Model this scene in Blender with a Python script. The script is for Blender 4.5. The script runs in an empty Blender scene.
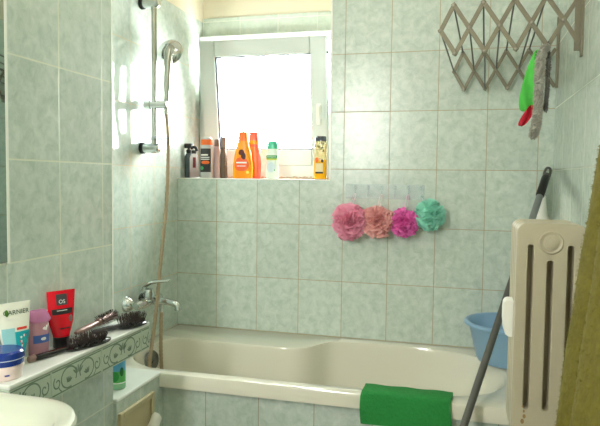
import bpy, bmesh, math, random
from mathutils import Vector, Matrix
random.seed(7)
PI = math.pi
S = bpy.context.scene
COL = S.collection

# ------------------------------------------------------------------ materials
def lin(c):
    return tuple(((v / 255) / 12.92 if v / 255 <= .04045 else ((v / 255 + .055) / 1.055) ** 2.4) for v in c) + (1,)

def new_mat(name):
    m = bpy.data.materials.new(name); m.use_nodes = True
    nt = m.node_tree
    return m, nt, nt.nodes['Principled BSDF']

def mat(name, rgb, rough=.4, metal=0., var=.06, scale=30., bump=0., spec=.5, trans=0., alpha=1., coat=0., ior=1.45, sheen=0.):
    m, nt, b = new_mat(name)
    N, L = nt.nodes, nt.links
    tc = N.new('ShaderNodeTexCoord')
    no = N.new('ShaderNodeTexNoise'); no.inputs['Scale'].default_value = scale; no.inputs['Detail'].default_value = 4
    L.new(tc.outputs['Object'], no.inputs['Vector'])
    mx = N.new('ShaderNodeMix'); mx.data_type = 'RGBA'
    c = lin(rgb)
    mx.inputs[6].default_value = tuple(max(0, v * (1 - var)) for v in c[:3]) + (1,)
    mx.inputs[7].default_value = tuple(min(1, v * (1 + var)) for v in c[:3]) + (1,)
    L.new(no.outputs['Fac'], mx.inputs[0]); L.new(mx.outputs[2], b.inputs['Base Color'])
    b.inputs['Roughness'].default_value = rough; b.inputs['Metallic'].default_value = metal
    b.inputs['Specular IOR Level'].default_value = spec; b.inputs['IOR'].default_value = ior
    b.inputs['Transmission Weight'].default_value = trans; b.inputs['Alpha'].default_value = alpha
    b.inputs['Coat Weight'].default_value = coat; b.inputs['Sheen Weight'].default_value = sheen
    if bump:
        bp = N.new('ShaderNodeBump'); bp.inputs['Strength'].default_value = bump; bp.inputs['Distance'].default_value = .004
        L.new(no.outputs['Fac'], bp.inputs['Height']); L.new(bp.outputs['Normal'], b.inputs['Normal'])
    return m

def clear(name, rgb, fac=.6, rough=.1):
    """thin clear plastic: mostly see-through, a little body colour and gloss"""
    m, nt, b = new_mat(name)
    N, L = nt.nodes, nt.links
    b.inputs['Base Color'].default_value = lin(rgb); b.inputs['Roughness'].default_value = rough
    t = N.new('ShaderNodeBsdfTransparent'); t.inputs['Color'].default_value = lin(rgb)
    no = N.new('ShaderNodeTexNoise'); no.inputs['Scale'].default_value = 25
    mr = N.new('ShaderNodeMapRange'); mr.inputs['To Min'].default_value = max(0, fac - .05); mr.inputs['To Max'].default_value = min(1, fac + .05)
    L.new(no.outputs['Fac'], mr.inputs['Value'])
    ms = N.new('ShaderNodeMixShader')
    L.new(mr.outputs['Result'], ms.inputs[0]); L.new(b.outputs[0], ms.inputs[1]); L.new(t.outputs[0], ms.inputs[2])
    L.new(ms.outputs[0], N['Material Output'].inputs['Surface'])
    return m

def pane_mat():
    m, nt, b = new_mat('window_glass')
    N, L = nt.nodes, nt.links
    t = N.new('ShaderNodeBsdfTransparent'); t.inputs['Color'].default_value = (.93, .96, .97, 1)
    g = N.new('ShaderNodeBsdfGlossy'); g.inputs['Roughness'].default_value = .02
    fr = N.new('ShaderNodeFresnel'); fr.inputs['IOR'].default_value = 1.3
    ms = N.new('ShaderNodeMixShader')
    L.new(fr.outputs[0], ms.inputs[0]); L.new(t.outputs[0], ms.inputs[1]); L.new(g.outputs[0], ms.inputs[2])
    L.new(ms.outputs[0], N['Material Output'].inputs['Surface'])
    return m

def puff_mat(name, rgb):
    m, nt, b = new_mat(name)
    N, L = nt.nodes, nt.links
    no = N.new('ShaderNodeTexNoise'); no.inputs['Scale'].default_value = 90
    mx = N.new('ShaderNodeMix'); mx.data_type = 'RGBA'
    c = lin(rgb)
    mx.inputs[6].default_value = tuple(v * .85 for v in c[:3]) + (1,); mx.inputs[7].default_value = tuple(min(1, v * 1.15) for v in c[:3]) + (1,)
    L.new(no.outputs['Fac'], mx.inputs[0])
    d = N.new('ShaderNodeBsdfDiffuse'); t = N.new('ShaderNodeBsdfTranslucent'); tr = N.new('ShaderNodeBsdfTransparent')
    L.new(mx.outputs[2], d.inputs['Color']); L.new(mx.outputs[2], t.inputs['Color'])
    a = N.new('ShaderNodeMixShader'); a.inputs[0].default_value = .12
    L.new(d.outputs[0], a.inputs[1]); L.new(t.outputs[0], a.inputs[2])
    w = N.new('ShaderNodeMixShader'); w.inputs[0].default_value = .08
    L.new(a.outputs[0], w.inputs[1]); L.new(tr.outputs[0], w.inputs[2])
    L.new(w.outputs[0], N['Material Output'].inputs['Surface'])
    return m

def tile_mat(name, u_axis, u0, v0, grout, light=(212, 221, 213), dark=(180, 197, 186), v_axis='Z', tw=.2, th=.25, rough=.13, mortar=.0017):
    m, nt, b = new_mat(name)
    N, L = nt.nodes, nt.links
    g = N.new('ShaderNodeNewGeometry'); sp = N.new('ShaderNodeSeparateXYZ'); L.new(g.outputs['Position'], sp.inputs[0])
    def sub(sock, v):
        n = N.new('ShaderNodeMath'); n.operation = 'SUBTRACT'; L.new(sock, n.inputs[0]); n.inputs[1].default_value = v; return n.outputs[0]
    cb = N.new('ShaderNodeCombineXYZ')
    L.new(sub(sp.outputs[u_axis], u0 - 8 * tw), cb.inputs[0]); L.new(sub(sp.outputs[v_axis], v0 - 8 * th), cb.inputs[1])
    br = N.new('ShaderNodeTexBrick'); br.offset = 0; br.squash = 1
    br.inputs['Scale'].default_value = 1; br.inputs['Mortar Size'].default_value = mortar; br.inputs['Mortar Smooth'].default_value = .25
    br.inputs['Brick Width'].default_value = tw; br.inputs['Row Height'].default_value = th
    br.inputs['Color1'].default_value = (.9, .9, .9, 1); br.inputs['Color2'].default_value = (1.06, 1.06, 1.06, 1)
    br.inputs['Mortar'].default_value = (1, 1, 1, 1)
    L.new(cb.outputs[0], br.inputs['Vector'])
    no = N.new('ShaderNodeTexNoise'); no.inputs['Scale'].default_value = 30; no.inputs['Detail'].default_value = 8; no.inputs['Roughness'].default_value = .68; no.inputs['Distortion'].default_value = .5
    L.new(g.outputs['Position'], no.inputs['Vector'])
    cr = N.new('ShaderNodeValToRGB')
    cr.color_ramp.elements[0].position = .33; cr.color_ramp.elements[0].color = lin(dark)
    cr.color_ramp.elements[1].position = .66; cr.color_ramp.elements[1].color = lin(light)
    e = cr.color_ramp.elements.new(.49); e.color = lin(tuple((a * .45 + c * .55) for a, c in zip(dark, light)))
    L.new(no.outputs['Fac'], cr.inputs['Fac'])
    mu = N.new('ShaderNodeMix'); mu.data_type = 'RGBA'; mu.blend_type = 'MULTIPLY'; mu.inputs[0].default_value = .45
    L.new(cr.outputs[0], mu.inputs[6]); L.new(br.outputs['Color'], mu.inputs[7])
    mg = N.new('ShaderNodeMix'); mg.data_type = 'RGBA'
    L.new(br.outputs['Fac'], mg.inputs[0]); L.new(mu.outputs[2], mg.inputs[6]); mg.inputs[7].default_value = lin(grout)
    L.new(mg.outputs[2], b.inputs['Base Color'])
    ro = N.new('ShaderNodeMapRange'); ro.inputs['To Min'].default_value = rough; ro.inputs['To Max'].default_value = .75
    L.new(br.outputs['Fac'], ro.inputs['Value']); L.new(ro.outputs[0], b.inputs['Roughness'])
    n2 = N.new('ShaderNodeTexNoise'); n2.inputs['Scale'].default_value = 9; n2.inputs['Detail'].default_value = 2
    L.new(g.outputs['Position'], n2.inputs['Vector'])
    ad = N.new('ShaderNodeMath'); ad.operation = 'MULTIPLY_ADD'; ad.inputs[1].default_value = -1
    sc = N.new('ShaderNodeMath'); sc.operation = 'MULTIPLY'; sc.inputs[1].default_value = .25; L.new(n2.outputs['Fac'], sc.inputs[0])
    L.new(br.outputs['Fac'], ad.inputs[0]); L.new(sc.outputs[0], ad.inputs[2])
    bp = N.new('ShaderNodeBump'); bp.inputs['Strength'].default_value = .2; bp.inputs['Distance'].default_value = .003
    L.new(ad.outputs[0], bp.inputs['Height']); L.new(bp.outputs['Normal'], b.inputs['Normal'])
    return m

TAN = (172, 158, 128); PALE = (214, 218, 200)
M = dict(
    tile_back=tile_mat('tile_back', 'X', 0, 0, TAN, rough=.24),
    tile_far=tile_mat('tile_far_left', 'Y', -.2234, 0, (205, 190, 160), rough=.05),
    tile_near=tile_mat('tile_near_left', 'Y', -1.0134, -.2566, PALE, rough=.2, mortar=.0024),
    tile_right=tile_mat('tile_right', 'Y', -.02, 0, (200, 205, 188)),
    tile_apron=tile_mat('tile_apron', 'X', .036, -.80, (158, 152, 130)),
    tile_niche=tile_mat('tile_niche', 'X', .005, .5, (225, 228, 215), light=(208, 217, 206), dark=(184, 199, 186)),
    marble=mat('white_marbled_tile', (226, 230, 224), .15, var=.07, scale=14),
    plaster=mat('cream_plaster', (224, 216, 194), .85, var=.03, scale=20),
    ceiling=mat('white_ceiling_paint', (238, 236, 228), .9, var=.02),
    floor=mat('grey_floor_tile', (150, 146, 136), .35, var=.12, scale=8),
    trimw=mat('white_tile_trim', (236, 238, 230), .25, var=.03),
    pvc=mat('white_window_plastic', (212, 219, 215), .3, var=.02),
    gasket=mat('dark_window_gasket', (58, 64, 84), .6),
    dirt=mat('stained_sealant', (186, 164, 140), .9, var=.5, scale=60),
    glass=pane_mat(),
    enamel=mat('ivory_tub_enamel', (226, 223, 208), .12, var=.02, scale=6, coat=.4),
    ceramic=mat('ivory_basin_ceramic', (206, 210, 194), .12, var=.02, scale=6, coat=.5),
    chrome=mat('chrome', (205, 208, 205), .12, metal=1, var=.03),
    steel=mat('brushed_tube', (176, 178, 170), .25, metal=1, var=.05),
    darksteel=mat('dull_overflow_metal', (120, 122, 118), .35, metal=.8, var=.1),
    black=mat('black_plastic', (26, 26, 26), .3, var=.15),
    rubber=mat('black_rubber', (20, 20, 22), .6),
    hose=mat('tan_ribbed_hose', (172, 152, 126), .35, metal=.4, var=.15, scale=60),
    clearp=clear('clear_plastic', (240, 244, 246), .72),
    hookp=clear('clear_hook_plastic', (252, 254, 255), .86),
    rad=mat('cream_radiator_paint', (186, 178, 154), .35, var=.06, scale=22, bump=.08),
    radstain=mat('rusty_paint_stain', (150, 122, 84), .7, var=.4, scale=80),
    beige=mat('beige_hatch_plastic', (196, 184, 146), .45, var=.05, scale=14),
    white=mat('white_plastic', (238, 238, 230), .3, var=.02),
    basinblue=mat('blue_basin_plastic', (138, 174, 206), .35, var=.04, scale=10),
    greencloth=mat('green_terry', (40, 132, 62), .95, var=.22, scale=120, bump=.8),
    olive=mat('olive_terry', (108, 100, 32), .95, var=.3, scale=70, bump=.8),
    grey=mat('grey_paint_metal', (128, 122, 104), .4, metal=.15, var=.08),
    rod=mat('grey_wire_rod', (92, 94, 92), .4, metal=.4, var=.1),
    rivet=mat('rivet_metal', (150, 146, 132), .3, metal=.7),
    pole=mat('dark_grey_pole', (92, 92, 88), .35, metal=.3, var=.08),
    poleg=mat('mid_grey_pole', (118, 124, 124), .35, var=.06),
    fluff=mat('grey_fluff', (170, 168, 156), .95, var=.25, scale=120, sheen=.4),
    darkfluff=mat('dark_grey_fluff', (105, 104, 98), .95, var=.3, scale=120),
    gloveg=mat('bright_green_felt', (88, 200, 84), .9, var=.12, scale=60),
    glover=mat('red_felt', (190, 30, 52), .9, var=.12, scale=60),
    decor=mat('dark_green_glaze', (116, 136, 120), .2, var=.15, scale=60),
    strip=mat('pale_green_border_tile', (186, 200, 182), .2, var=.08, scale=40),
    mirror=mat('mirror_glass', (176, 190, 182), .03, metal=1, var=.01),
)

# ------------------------------------------------------------------ mesh helpers
def fin(name, bm, mats, parent=None, smooth=True, bevel=0., seg=2, origin=None, subd=0, sharp=True):
    if origin is not None:
        bmesh.ops.translate(bm, verts=bm.verts, vec=-Vector(origin))
    bmesh.ops.recalc_face_normals(bm, faces=bm.faces)
    me = bpy.data.meshes.new(name); bm.to_mesh(me); bm.free()
    if not isinstance(mats, (list, tuple)): mats = [mats]
    for m in mats: me.materials.append(m)
    o = bpy.data.objects.new(name, me); COL.objects.link(o)
    if smooth:
        me.polygons.foreach_set('use_smooth', [True] * len(me.polygons))
        if sharp: me.set_sharp_from_angle(angle=math.radians(38))
    if bevel:
        b = o.modifiers.new('bevel', 'BEVEL'); b.width = bevel; b.segments = seg; b.limit_method = 'ANGLE'; b.angle_limit = math.radians(40)
    if subd:
        s = o.modifiers.new('sub', 'SUBSURF'); s.levels = subd; s.render_levels = subd
    if parent is not None: o.parent = parent
    return o

def box(bm, lo, hi, mi=0):
    v = [bm.verts.new((x, y, z)) for z in (lo[2], hi[2]) for y in (lo[1], hi[1]) for x in (lo[0], hi[0])]
    out = []
    for q in ((0, 2, 3, 1), (4, 5, 7, 6), (0, 1, 5, 4), (2, 6, 7, 3), (0, 4, 6, 2), (1, 3, 7, 5)):
        f = bm.faces.new([v[i] for i in q]); f.material_index = mi; out.append(f)
    return v

def rings(bm, rs, cap0=True, cap1=True, mi=0, closed=True):
    R = [[bm.verts.new(p) for p in r] for r in rs]
    n = len(R[0])
    for k, (a, b) in enumerate(zip(R, R[1:])):
        m = mi[k] if isinstance(mi, (list, tuple)) else mi
        for i in range(n if closed else n - 1):
            f = bm.faces.new((a[i], a[(i + 1) % n], b[(i + 1) % n], b[i])); f.material_index = m
    m0 = mi[0] if isinstance(mi, (list, tuple)) else mi
    m1 = mi[-1] if isinstance(mi, (list, tuple)) else mi
    if cap0: bm.faces.new(R[0][::-1]).material_index = m0
    if cap1: bm.faces.new(R[-1]).material_index = m1
    return R

def tube(bm, pts, r, n=10, mi=0, cap=True):
    pts = [Vector(p) for p in pts]; rs = []
    prev = None
    for i, p in enumerate(pts):
        t = (pts[min(i + 1, len(pts) - 1)] - pts[max(i - 1, 0)]).normalized()
        if prev is None:
            a = t.orthogonal().normalized()
        else:
            a = (prev - t * prev.dot(t)).normalized()
        prev = a; b = t.cross(a)
        rr = r[i] if isinstance(r, (list, tuple)) else r
        rs.append([p + (a * math.cos(2 * PI * k / n) + b * math.sin(2 * PI * k / n)) * rr for k in range(n)])
    rings(bm, rs, cap, cap, mi)

def spline(pts, k=6):
    pts = [Vector(p) for p in pts]; out = []
    for i in range(len(pts) - 1):
        p0, p1, p2, p3 = pts[max(i - 1, 0)], pts[i], pts[i + 1], pts[min(i + 2, len(pts) - 1)]
        for j in range(k):
            t = j / k
            out.append(.5 * ((2 * p1) + (p2 - p0) * t + (2 * p0 - 5 * p1 + 4 * p2 - p3) * t * t + (3 * p1 - p0 - 3 * p2 + p3) * t ** 3))
    out.append(pts[-1]); return out

def sell(rx, ry, z, n=32, e=2., ox=0, oy=0):
    out = []
    for k in range(n):
        a = 2 * PI * k / n; c, s = math.cos(a), math.sin(a)
        out.append((ox + rx * math.copysign(abs(c) ** (2 / e), c), oy + ry * math.copysign(abs(s) ** (2 / e), s), z))
    return out

def prof_loft(bm, prof, n=32, e=2., mi=0, cap0=True, cap1=True):
    return rings(bm, [sell(p[1], p[2], p[0], n, p[3] if len(p) > 3 else e) for p in prof], cap0, cap1, mi)

def disc_axis(bm, prof, origin, axis, n=24, mi=0):
    """lathe of (radius, height) along axis"""
    ax = Vector(axis).normalized(); a = ax.orthogonal().normalized(); b = ax.cross(a); o = Vector(origin)
    rings(bm, [[o + ax * h + (a * math.cos(2 * PI * k / n) + b * math.sin(2 * PI * k / n)) * r for k in range(n)] for r, h in prof], True, True, mi)

def empty(name, loc, rz=0., label=None, cat=None, group=None):
    o = bpy.data.objects.new(name, None); COL.objects.link(o); o.empty_display_size = .05
    o.location = loc; o.rotation_euler = (0, 0, rz)
    tag(o, label, cat, group); return o

def tag(o, label=None, cat=None, group=None, kind=None):
    if label: o['label'] = label
    if cat: o['category'] = cat
    if group: o['group'] = group
    if kind: o['kind'] = kind
    return o

def struct(name, bm, mats, bevel=0., smooth=False):
    return tag(fin(name, bm, mats, None, smooth, bevel), kind='structure')

def text_part(name, s, size, m, parent, fn, xs=1.):
    cu = bpy.data.curves.new('lettering', 'FONT'); cu.body = s; cu.size = size; cu.align_x = 'CENTER'; cu.align_y = 'CENTER'
    t = bpy.data.objects.new('lettering', cu); COL.objects.link(t)
    dg = bpy.context.evaluated_depsgraph_get(); dg.update()
    me = bpy.data.meshes.new_from_object(t.evaluated_get(dg))
    bpy.data.objects.remove(t); bpy.data.curves.remove(cu)
    for v in me.vertices: v.co = fn(v.co.x * xs, v.co.y)
    me.name = name; me.materials.clear(); me.materials.append(m)
    o = bpy.data.objects.new(name, me); COL.objects.link(o); o.parent = parent
    return o

# ------------------------------------------------------------------ the room
FZ, CZ, RX, YF, XN, YN = -1.33, 1.25, 1.66, -3.3, .256, -.963
NX = .735      # right side of the window recess
SZ = -.046     # its sill

bm = bmesh.new(); box(bm, (-.1, YF - .1, FZ - .05), (RX + .1, .3, FZ)); struct('floor', bm, M['floor'])
bm = bmesh.new(); box(bm, (-.1, YF - .1, CZ), (RX + .1, .38, CZ + .05)); struct('ceiling', bm, M['ceiling'])
bm = bmesh.new()
box(bm, (0, 0, FZ), (NX, .33, SZ - .004)); box(bm, (NX, 0, FZ), (RX, .33, .75)); box(bm, (NX, 0, .75), (RX, .33, CZ), 1)
struct('wall_back', bm, [M['tile_back'], M['plaster']])
bm = bmesh.new(); box(bm, (-.1, YN, FZ), (0, .33, .75)); box(bm, (-.1, YN, .75), (0, .33, CZ), 1)
struct('wall_left_recessed', bm, [M['tile_far'], M['plaster']])
bm = bmesh.new(); box(bm, (-.1, YF, FZ), (XN, YN, .7434)); box(bm, (-.1, YF, .7434), (XN, YN, CZ), 1)
struct('wall_left', bm, [M['tile_near'], M['plaster']])
bm = bmesh.new(); box(bm, (RX, YF, FZ), (RX + .1, .33, .75)); box(bm, (RX, YF, .75), (RX + .1, .33, CZ), 1)
struct('wall_right', bm, [M['tile_right'], M['plaster']])
bm = bmesh.new(); box(bm, (-.1, YF - .1, FZ), (RX + .1, YF, CZ)); struct('wall_front', bm, M['plaster'])
bm = bmesh.new()
box(bm, (0, .28, .672), (NX, .36, .768)); box(bm, (0, .285, .768), (NX, .36, CZ), 1)
struct('wall_window', bm, [M['tile_niche'], M['plaster']])
bm = bmesh.new(); box(bm, (.268, -.655, FZ), (RX, -.645, -.795)); struct('wall_tub_front', bm, M['tile_apron'])
bm = bmesh.new()
box(bm, (0, YN, FZ), (XN + .012, -.645, -.762)); struct('wall_pipe_box', bm, M['tile_near'])
# white tile trims
bm = bmesh.new(); box(bm, (0, -.004, SZ - .006), (NX + .004, .24, SZ)); struct('trim_1', bm, M['trimw'], .003)
bm = bmesh.new(); box(bm, (NX - .001, -.003, SZ), (NX + .008, .001, CZ)); struct('trim_2', bm, M['trimw'])
bm = bmesh.new(); box(bm, (XN - .008, YN - .001, -.5), (XN + .002, YN + .003, CZ)); struct('trim_3', bm, M['trimw'])
# marbled top of the boxed pipe ledge between wall and tub
bm = bmesh.new()
pts = [(.0, YN), (.270, YN), (.270, -.662), (.20, -.66), (.0, -.66)]
rings(bm, [[(x, y, -.763) for x, y in pts], [(x, y, -.748) for x, y in pts]])
ledge = tag(fin('tiled_ledge_top', bm, M['marble'], None, False, .006, 3), 'white marbled tile ledge top beside the left end of the bathtub', 'ledge')

# ------------------------------------------------------------------ window
win = empty('window_1', (0.367, .25, SZ)); tag(win, kind='structure')
wo = (0.367, .25, SZ)
bm = bmesh.new()
x0, x1, z0, z1, fw = .003, NX - .003, -.044, .67, .05
box(bm, (x0, .24, z0), (x0 + fw, .34, z1)); box(bm, (x1 - fw, .24, z0), (x1, .34, z1))
box(bm, (x0 + fw, .24, z0), (x1 - fw, .34, z0 + fw + .022)); box(bm, (x0 + fw, .24, z1 - fw), (x1 - fw, .34, z1))
fin('window_frame', bm, M['pvc'], win, False, .006, 2, wo)
bm = bmesh.new(); 
for k in range(60):
    xa = .05 + k * .0108; h = random.uniform(-.006, .002)
    box(bm, (xa, .234, SZ), (xa + .0108, .2402, SZ + .012 + h))
fin('sealant_bead', bm, M['dirt'], win, False, 0, 2, wo)
# tilted sash: built upright about its bottom hinge then leaned into the room
TILT = math.radians(8.5)
Rm = Matrix.Rotation(TILT, 4, 'X')
hinge = Vector((0, .235, .018))
def lean(bm):
    bmesh.ops.transform(bm, matrix=Matrix.Translation(hinge) @ Rm, verts=bm.verts)
sx0, sx1, sh, st = .038, .680, .613, .080
bm = bmesh.new()
for a, b in (((sx0, 0, 0), (sx0 + st, .055, sh)), ((sx1 - st, 0, 0), (sx1, .055, sh)), ((sx0 + st, 0, 0), (sx1 - st, .055, st)), ((sx0 + st, 0, sh - st), (sx1 - st, .055, sh))):
    box(bm, a, b)
lean(bm); sash = fin('window_sash', bm, M['pvc'], win, False, .007, 3, wo)
bm = bmesh.new()
gx0, gx1, gz0, gz1 = sx0 + st, sx1 - st, st, sh - st
for a, b in (((gx0, .012, gz0), (gx0 + .006, .03, gz1)), ((gx1 - .004, .012, gz0), (gx1, .03, gz1)), ((gx0, .012, gz0), (gx1, .03, gz0 + .006)), ((gx0, .012, gz1 - .005), (gx1, .03, gz1))):
    box(bm, a, b)
lean(bm); fin('gasket', bm, M['gasket'], sash, False, 0, 2, wo)
bm = bmesh.new(); box(bm, (gx0 + .003, .02, gz0 + .003), (gx1 - .003, .024, gz1 - .003)); lean(bm)
fin('pane', bm, M['glass'], sash, False, 0, 2, wo)
bm = bmesh.new()
box(bm, (sx1 - .05, -.012, .225), (sx1 - .026, 0, .30)); box(bm, (sx1 - .047, -.034, .20), (sx1 - .029, -.018, .295)); box(bm, (sx1 - .044, -.02, .275), (sx1 - .032, -.01, .29))
lean(bm); fin('handle', bm, M['white'], sash, False, .004, 2, wo)
bm = bmesh.new(); box(bm, (sx1 + .001, .005, .53), (sx1 + .008, .03, .538)); lean(bm); fin('latch', bm, M['black'], sash, False, 0, 2, wo)

# ------------------------------------------------------------------ bathtub
tub = empty('bathtub', (.85, -.34, -1.33), 0, 'ivory built-in bathtub with tiled front along the back wall', 'bathtub')
inner = [(.058, -.40), (.06, -.47), (.071, -.52), (.095, -.56), (.136, -.597), (.19, -.628), (.26, -.640), (.52, -.640), (.78, -.638), (1.0, -.632), (1.2, -.625), (1.316, -.605), (1.40, -.555), (1.452, -.47), (1.472, -.36), (1.452, -.25), (1.393, -.152), (1.296, -.095), (1.152, -.068), (.963, -.068), (.84, -.074), (.775, -.095), (.735, -.150), (.70, -.205), (.63, -.238), (.456, -.242), (.223, -.235), (.125, -.235), (.08, -.27), (.062, -.33)]
cl = [(*p, 0) for p in inner] + [(*inner[0], 0)]
sm = [(v.x, v.y) for v in spline(cl, 3)][:-1]
n = len(sm); C0 = (.62, -.40)
def to_rect(p):
    dx, dy = p[0] - .83, p[1] + .36
    ts = []
    if dx > 0: ts.append((RX - .002 - .83) / dx)
    if dx < 0: ts.append((.002 - .83) / dx)
    if dy > 0: ts.append((-.002 + .36) / dy)
    if dy < 0: ts.append((-.685 + .36) / dy)
    t = min(ts); return [.83 + dx * t, -.36 + dy * t]
outer = [to_rect(p) for p in sm]
for c in ((.002, -.685), (RX - .002, -.685), (.002, -.002), (RX - .002, -.002)):
    i = min(range(n), key=lambda k: (outer[k][0] - c[0]) ** 2 + (outer[k][1] - c[1]) ** 2); outer[i] = list(c)
def shrink(p, s, ex=0):
    q = [C0[0] + (p[0] - C0[0]) * s, C0[1] + (p[1] - C0[1]) * (1 - (1 - s) * .75)]
    if p[0] > 1.0: q[0] -= ex * (p[0] - 1.0) / .47
    return q
rs = [[(x, y, -.80) for x, y in outer], [(x, y, -.757) for x, y in outer],
      [(.83 + (x - .83) * .996, -.36 + (y + .36) * .991, -.751) for x, y in outer],
      [(.83 + (x - .83) * .99, -.36 + (y + .36) * .978, -.749) for x, y in outer]]
for z, s, ex in ((-.749, 1.018, 0), (-.751, 1.004, 0), (-.758, .996, 0), (-.775, .990, .01), (-.85, .968, .05), (-.95, .935, .12), (-1.05, .90, .2), (-1.11, .85, .26), (-1.13, .78, .3), (-1.136, .5, .2)):
    rs.append([(*shrink(p, s, ex), z) for p in sm])
bm = bmesh.new(); rings(bm, rs, False, True)
fin('tub_shell', bm, M['enamel'], tub, True, 0, 2, (.85, -.34, -1.33))
bm = bmesh.new(); disc_axis(bm, [(.040, 0), (.043, .006), (.038, .013), (.012, .016)], (.074, -.395, -.806), (1, -.15, .1)); box(bm, (.083, -.412, -.812), (.094, -.380, -.802))
fin('overflow_cover', bm, M['darksteel'], tub, True, 0, 2, (.85, -.34, -1.33))

# access hatch below the ledge
hx = XN + .012
hat = empty('access_hatch', (hx, -.846, -.95), 0, 'beige plastic access hatch set in the tiles below the marbled ledge', 'hatch')
ho = (hx, -.846, -.95)
y0, y1, z0, z1 = -.957, -.737, -1.10, -.797
bm = bmesh.new()
for a, b in (((hx, y0, z0), (hx + .012, y0 + .02, z1)), ((hx, y1 - .02, z0), (hx + .012, y1, z1)), ((hx, y0 + .02, z0), (hx + .012, y1 - .02, z0 + .02)), ((hx, y0 + .02, z1 - .02), (hx + .012, y1 - .02, z1))): box(bm, a, b)
fin('hatch_frame', bm, M['beige'], hat, False, .003, 2, ho)
bm = bmesh.new(); box(bm, (hx, y0 + .022, z0 + .022), (hx + .006, y1 - .022, z1 - .022)); fin('hatch_door', bm, M['beige'], hat, False, .002, 2, ho)

# ------------------------------------------------------------------ tiled shelf with scroll border
SX, ST = .365, -.5
sy0, sy1 = -1.541, -.933
sh_o = (.31, -1.24, -.58)
shelf = empty('tiled_shelf', sh_o, 0, 'narrow tiled shelf on the left wall with a dark green scroll border along its front', 'shelf')
bm = bmesh.new(); box(bm, (XN, sy0, ST - .012), (SX + .003, sy1 + .003, ST)); fin('shelf_top', bm, M['marble'], shelf, False, .004, 3, sh_o)
bm = bmesh.new(); box(bm, (XN, sy0, -.58), (SX - .001, sy1, ST - .012)); fin('shelf_body', bm, M['strip'], shelf, False, .001, 1, sh_o)
def ribbon(bm, pts, w, x):
    pts = [Vector((0, a, b)) for a, b in pts]
    L_, R_ = [], []
    for i, p in enumerate(pts):
        t = (pts[min(i + 1, len(pts) - 1)] - pts[max(i - 1, 0)]).normalized(); nn = Vector((0, -t.z, t.y))
        ww = w[i] if isinstance(w, list) else w
        L_.append(bm.verts.new((x, p.y + nn.y * ww / 2, p.z + nn.z * ww / 2))); R_.append(bm.verts.new((x, p.y - nn.y * ww / 2, p.z - nn.z * ww / 2)))
    for i in range(len(pts) - 1):
        bm.faces.new((L_[i], L_[i + 1], R_[i + 1], R_[i])).material_index = 1
def blob(bm, cy, cz, ry, rz, x, a=0):
    vs = []
    for k in range(14):
        t = 2 * PI * k / 14; u, v = ry * math.cos(t), rz * math.sin(t)
        vs.append(bm.verts.new((x, cy + u * math.cos(a) - v * math.sin(a), cz + u * math.sin(a) + v * math.cos(a))))
    bm.faces.new(vs).material_index = 1
bm = bmesh.new()
edges = [-1.541, -1.403, -1.193, -.983, -.933]
for ya, yb in zip(edges, edges[1:]):
    box(bm, (SX - .001, ya + .001, -.58), (SX + .002, yb - .001, ST - .013))
xd = SX + .0024
for c in (-1.508, -1.298, -1.088, -.878):
    lo, hi = (-1.541, -1.403) if c == -1.508 else ((c - .104, c + .104) if c != -.878 else (-.983, -.933))
    def clip(pts):
        seg, out = [], []
        for p in pts:
            if lo + .002 < p[0] < hi - .002: seg.append(p)
            else:
                if len(seg) > 1: out.append(seg)
                seg = []
        if len(seg) > 1: out.append(seg)
        return out
    zc = -.546
    lines = []
    for zz in (-.517, -.575): lines.append(([(lo + .003 + (hi - lo - .006) * k / 20, zz) for k in range(21)], .0035))
    for s in (-1, 1):
        # big looping scroll
        lines.append(([(c + s * (.037 + .030 * math.cos(t)), zc + .026 * math.sin(t)) for t in [(-.6 * PI + 1.75 * PI * k / 30) for k in range(31)]], .0040))
        # small outer spiral with a tail
        lines.append(([(c + s * (.082 + (.004 + .0115 * k / 26) * math.cos(.5 + k * .26)), zc - .002 + (.004 + .0135 * k / 26) * math.sin(.5 + k * .26)) for k in range(27)], .0038))
        lines.append(([(c + s * (.066 + .012 * k / 8), zc - .022 + .014 * (k / 8) ** 2 - .004) for k in range(9)], .003))
        for j in range(4):
            a = .5 + j * .42
            p = (c + s * (.036 - .012 * math.cos(a) + .006), zc - .012 + .012 * math.sin(a) * .6)
            if lo + .012 < p[0] < hi - .012: blob(bm, p[0], p[1], .008, .0026, xd, (PI - a if s > 0 else a))
    for j in (-2, -1, 0, 1, 2):
        if lo + .02 < c < hi - .02: blob(bm, c + j * .0065, zc + .012 - abs(j) * .003, .0026, .010, xd, -j * .4)
    for pts, w in lines:
        for sg in clip(pts): ribbon(bm, sg, w, xd)
fin('scroll_border', bm, [M['strip'], M['decor']], shelf, False, 0, 2, sh_o)

# mirror on the near left wall
mo = (XN, -1.9, .3)
mir = empty('wall_mirror', mo, 0, 'frameless wall mirror at the left edge above the tiled shelf', 'mirror')
bm = bmesh.new(); box(bm, (XN + .004, -2.35, -.252), (XN + .009, -1.422, 1.0)); fin('mirror_glass', bm, M['mirror'], mir, False, 0, 2, mo)
bm = bmesh.new(); box(bm, (XN, -2.36, -.256), (XN + .0095, -2.35, 1.0)); box(bm, (XN, -1.422, -.256), (XN + .0095, -1.412, 1.0)); box(bm, (XN, -2.35, -.256), (XN + .004, -1.422, 1.0))
fin('mirror_edge', bm, M['trimw'], mir, False, .001, 1, mo)

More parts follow.
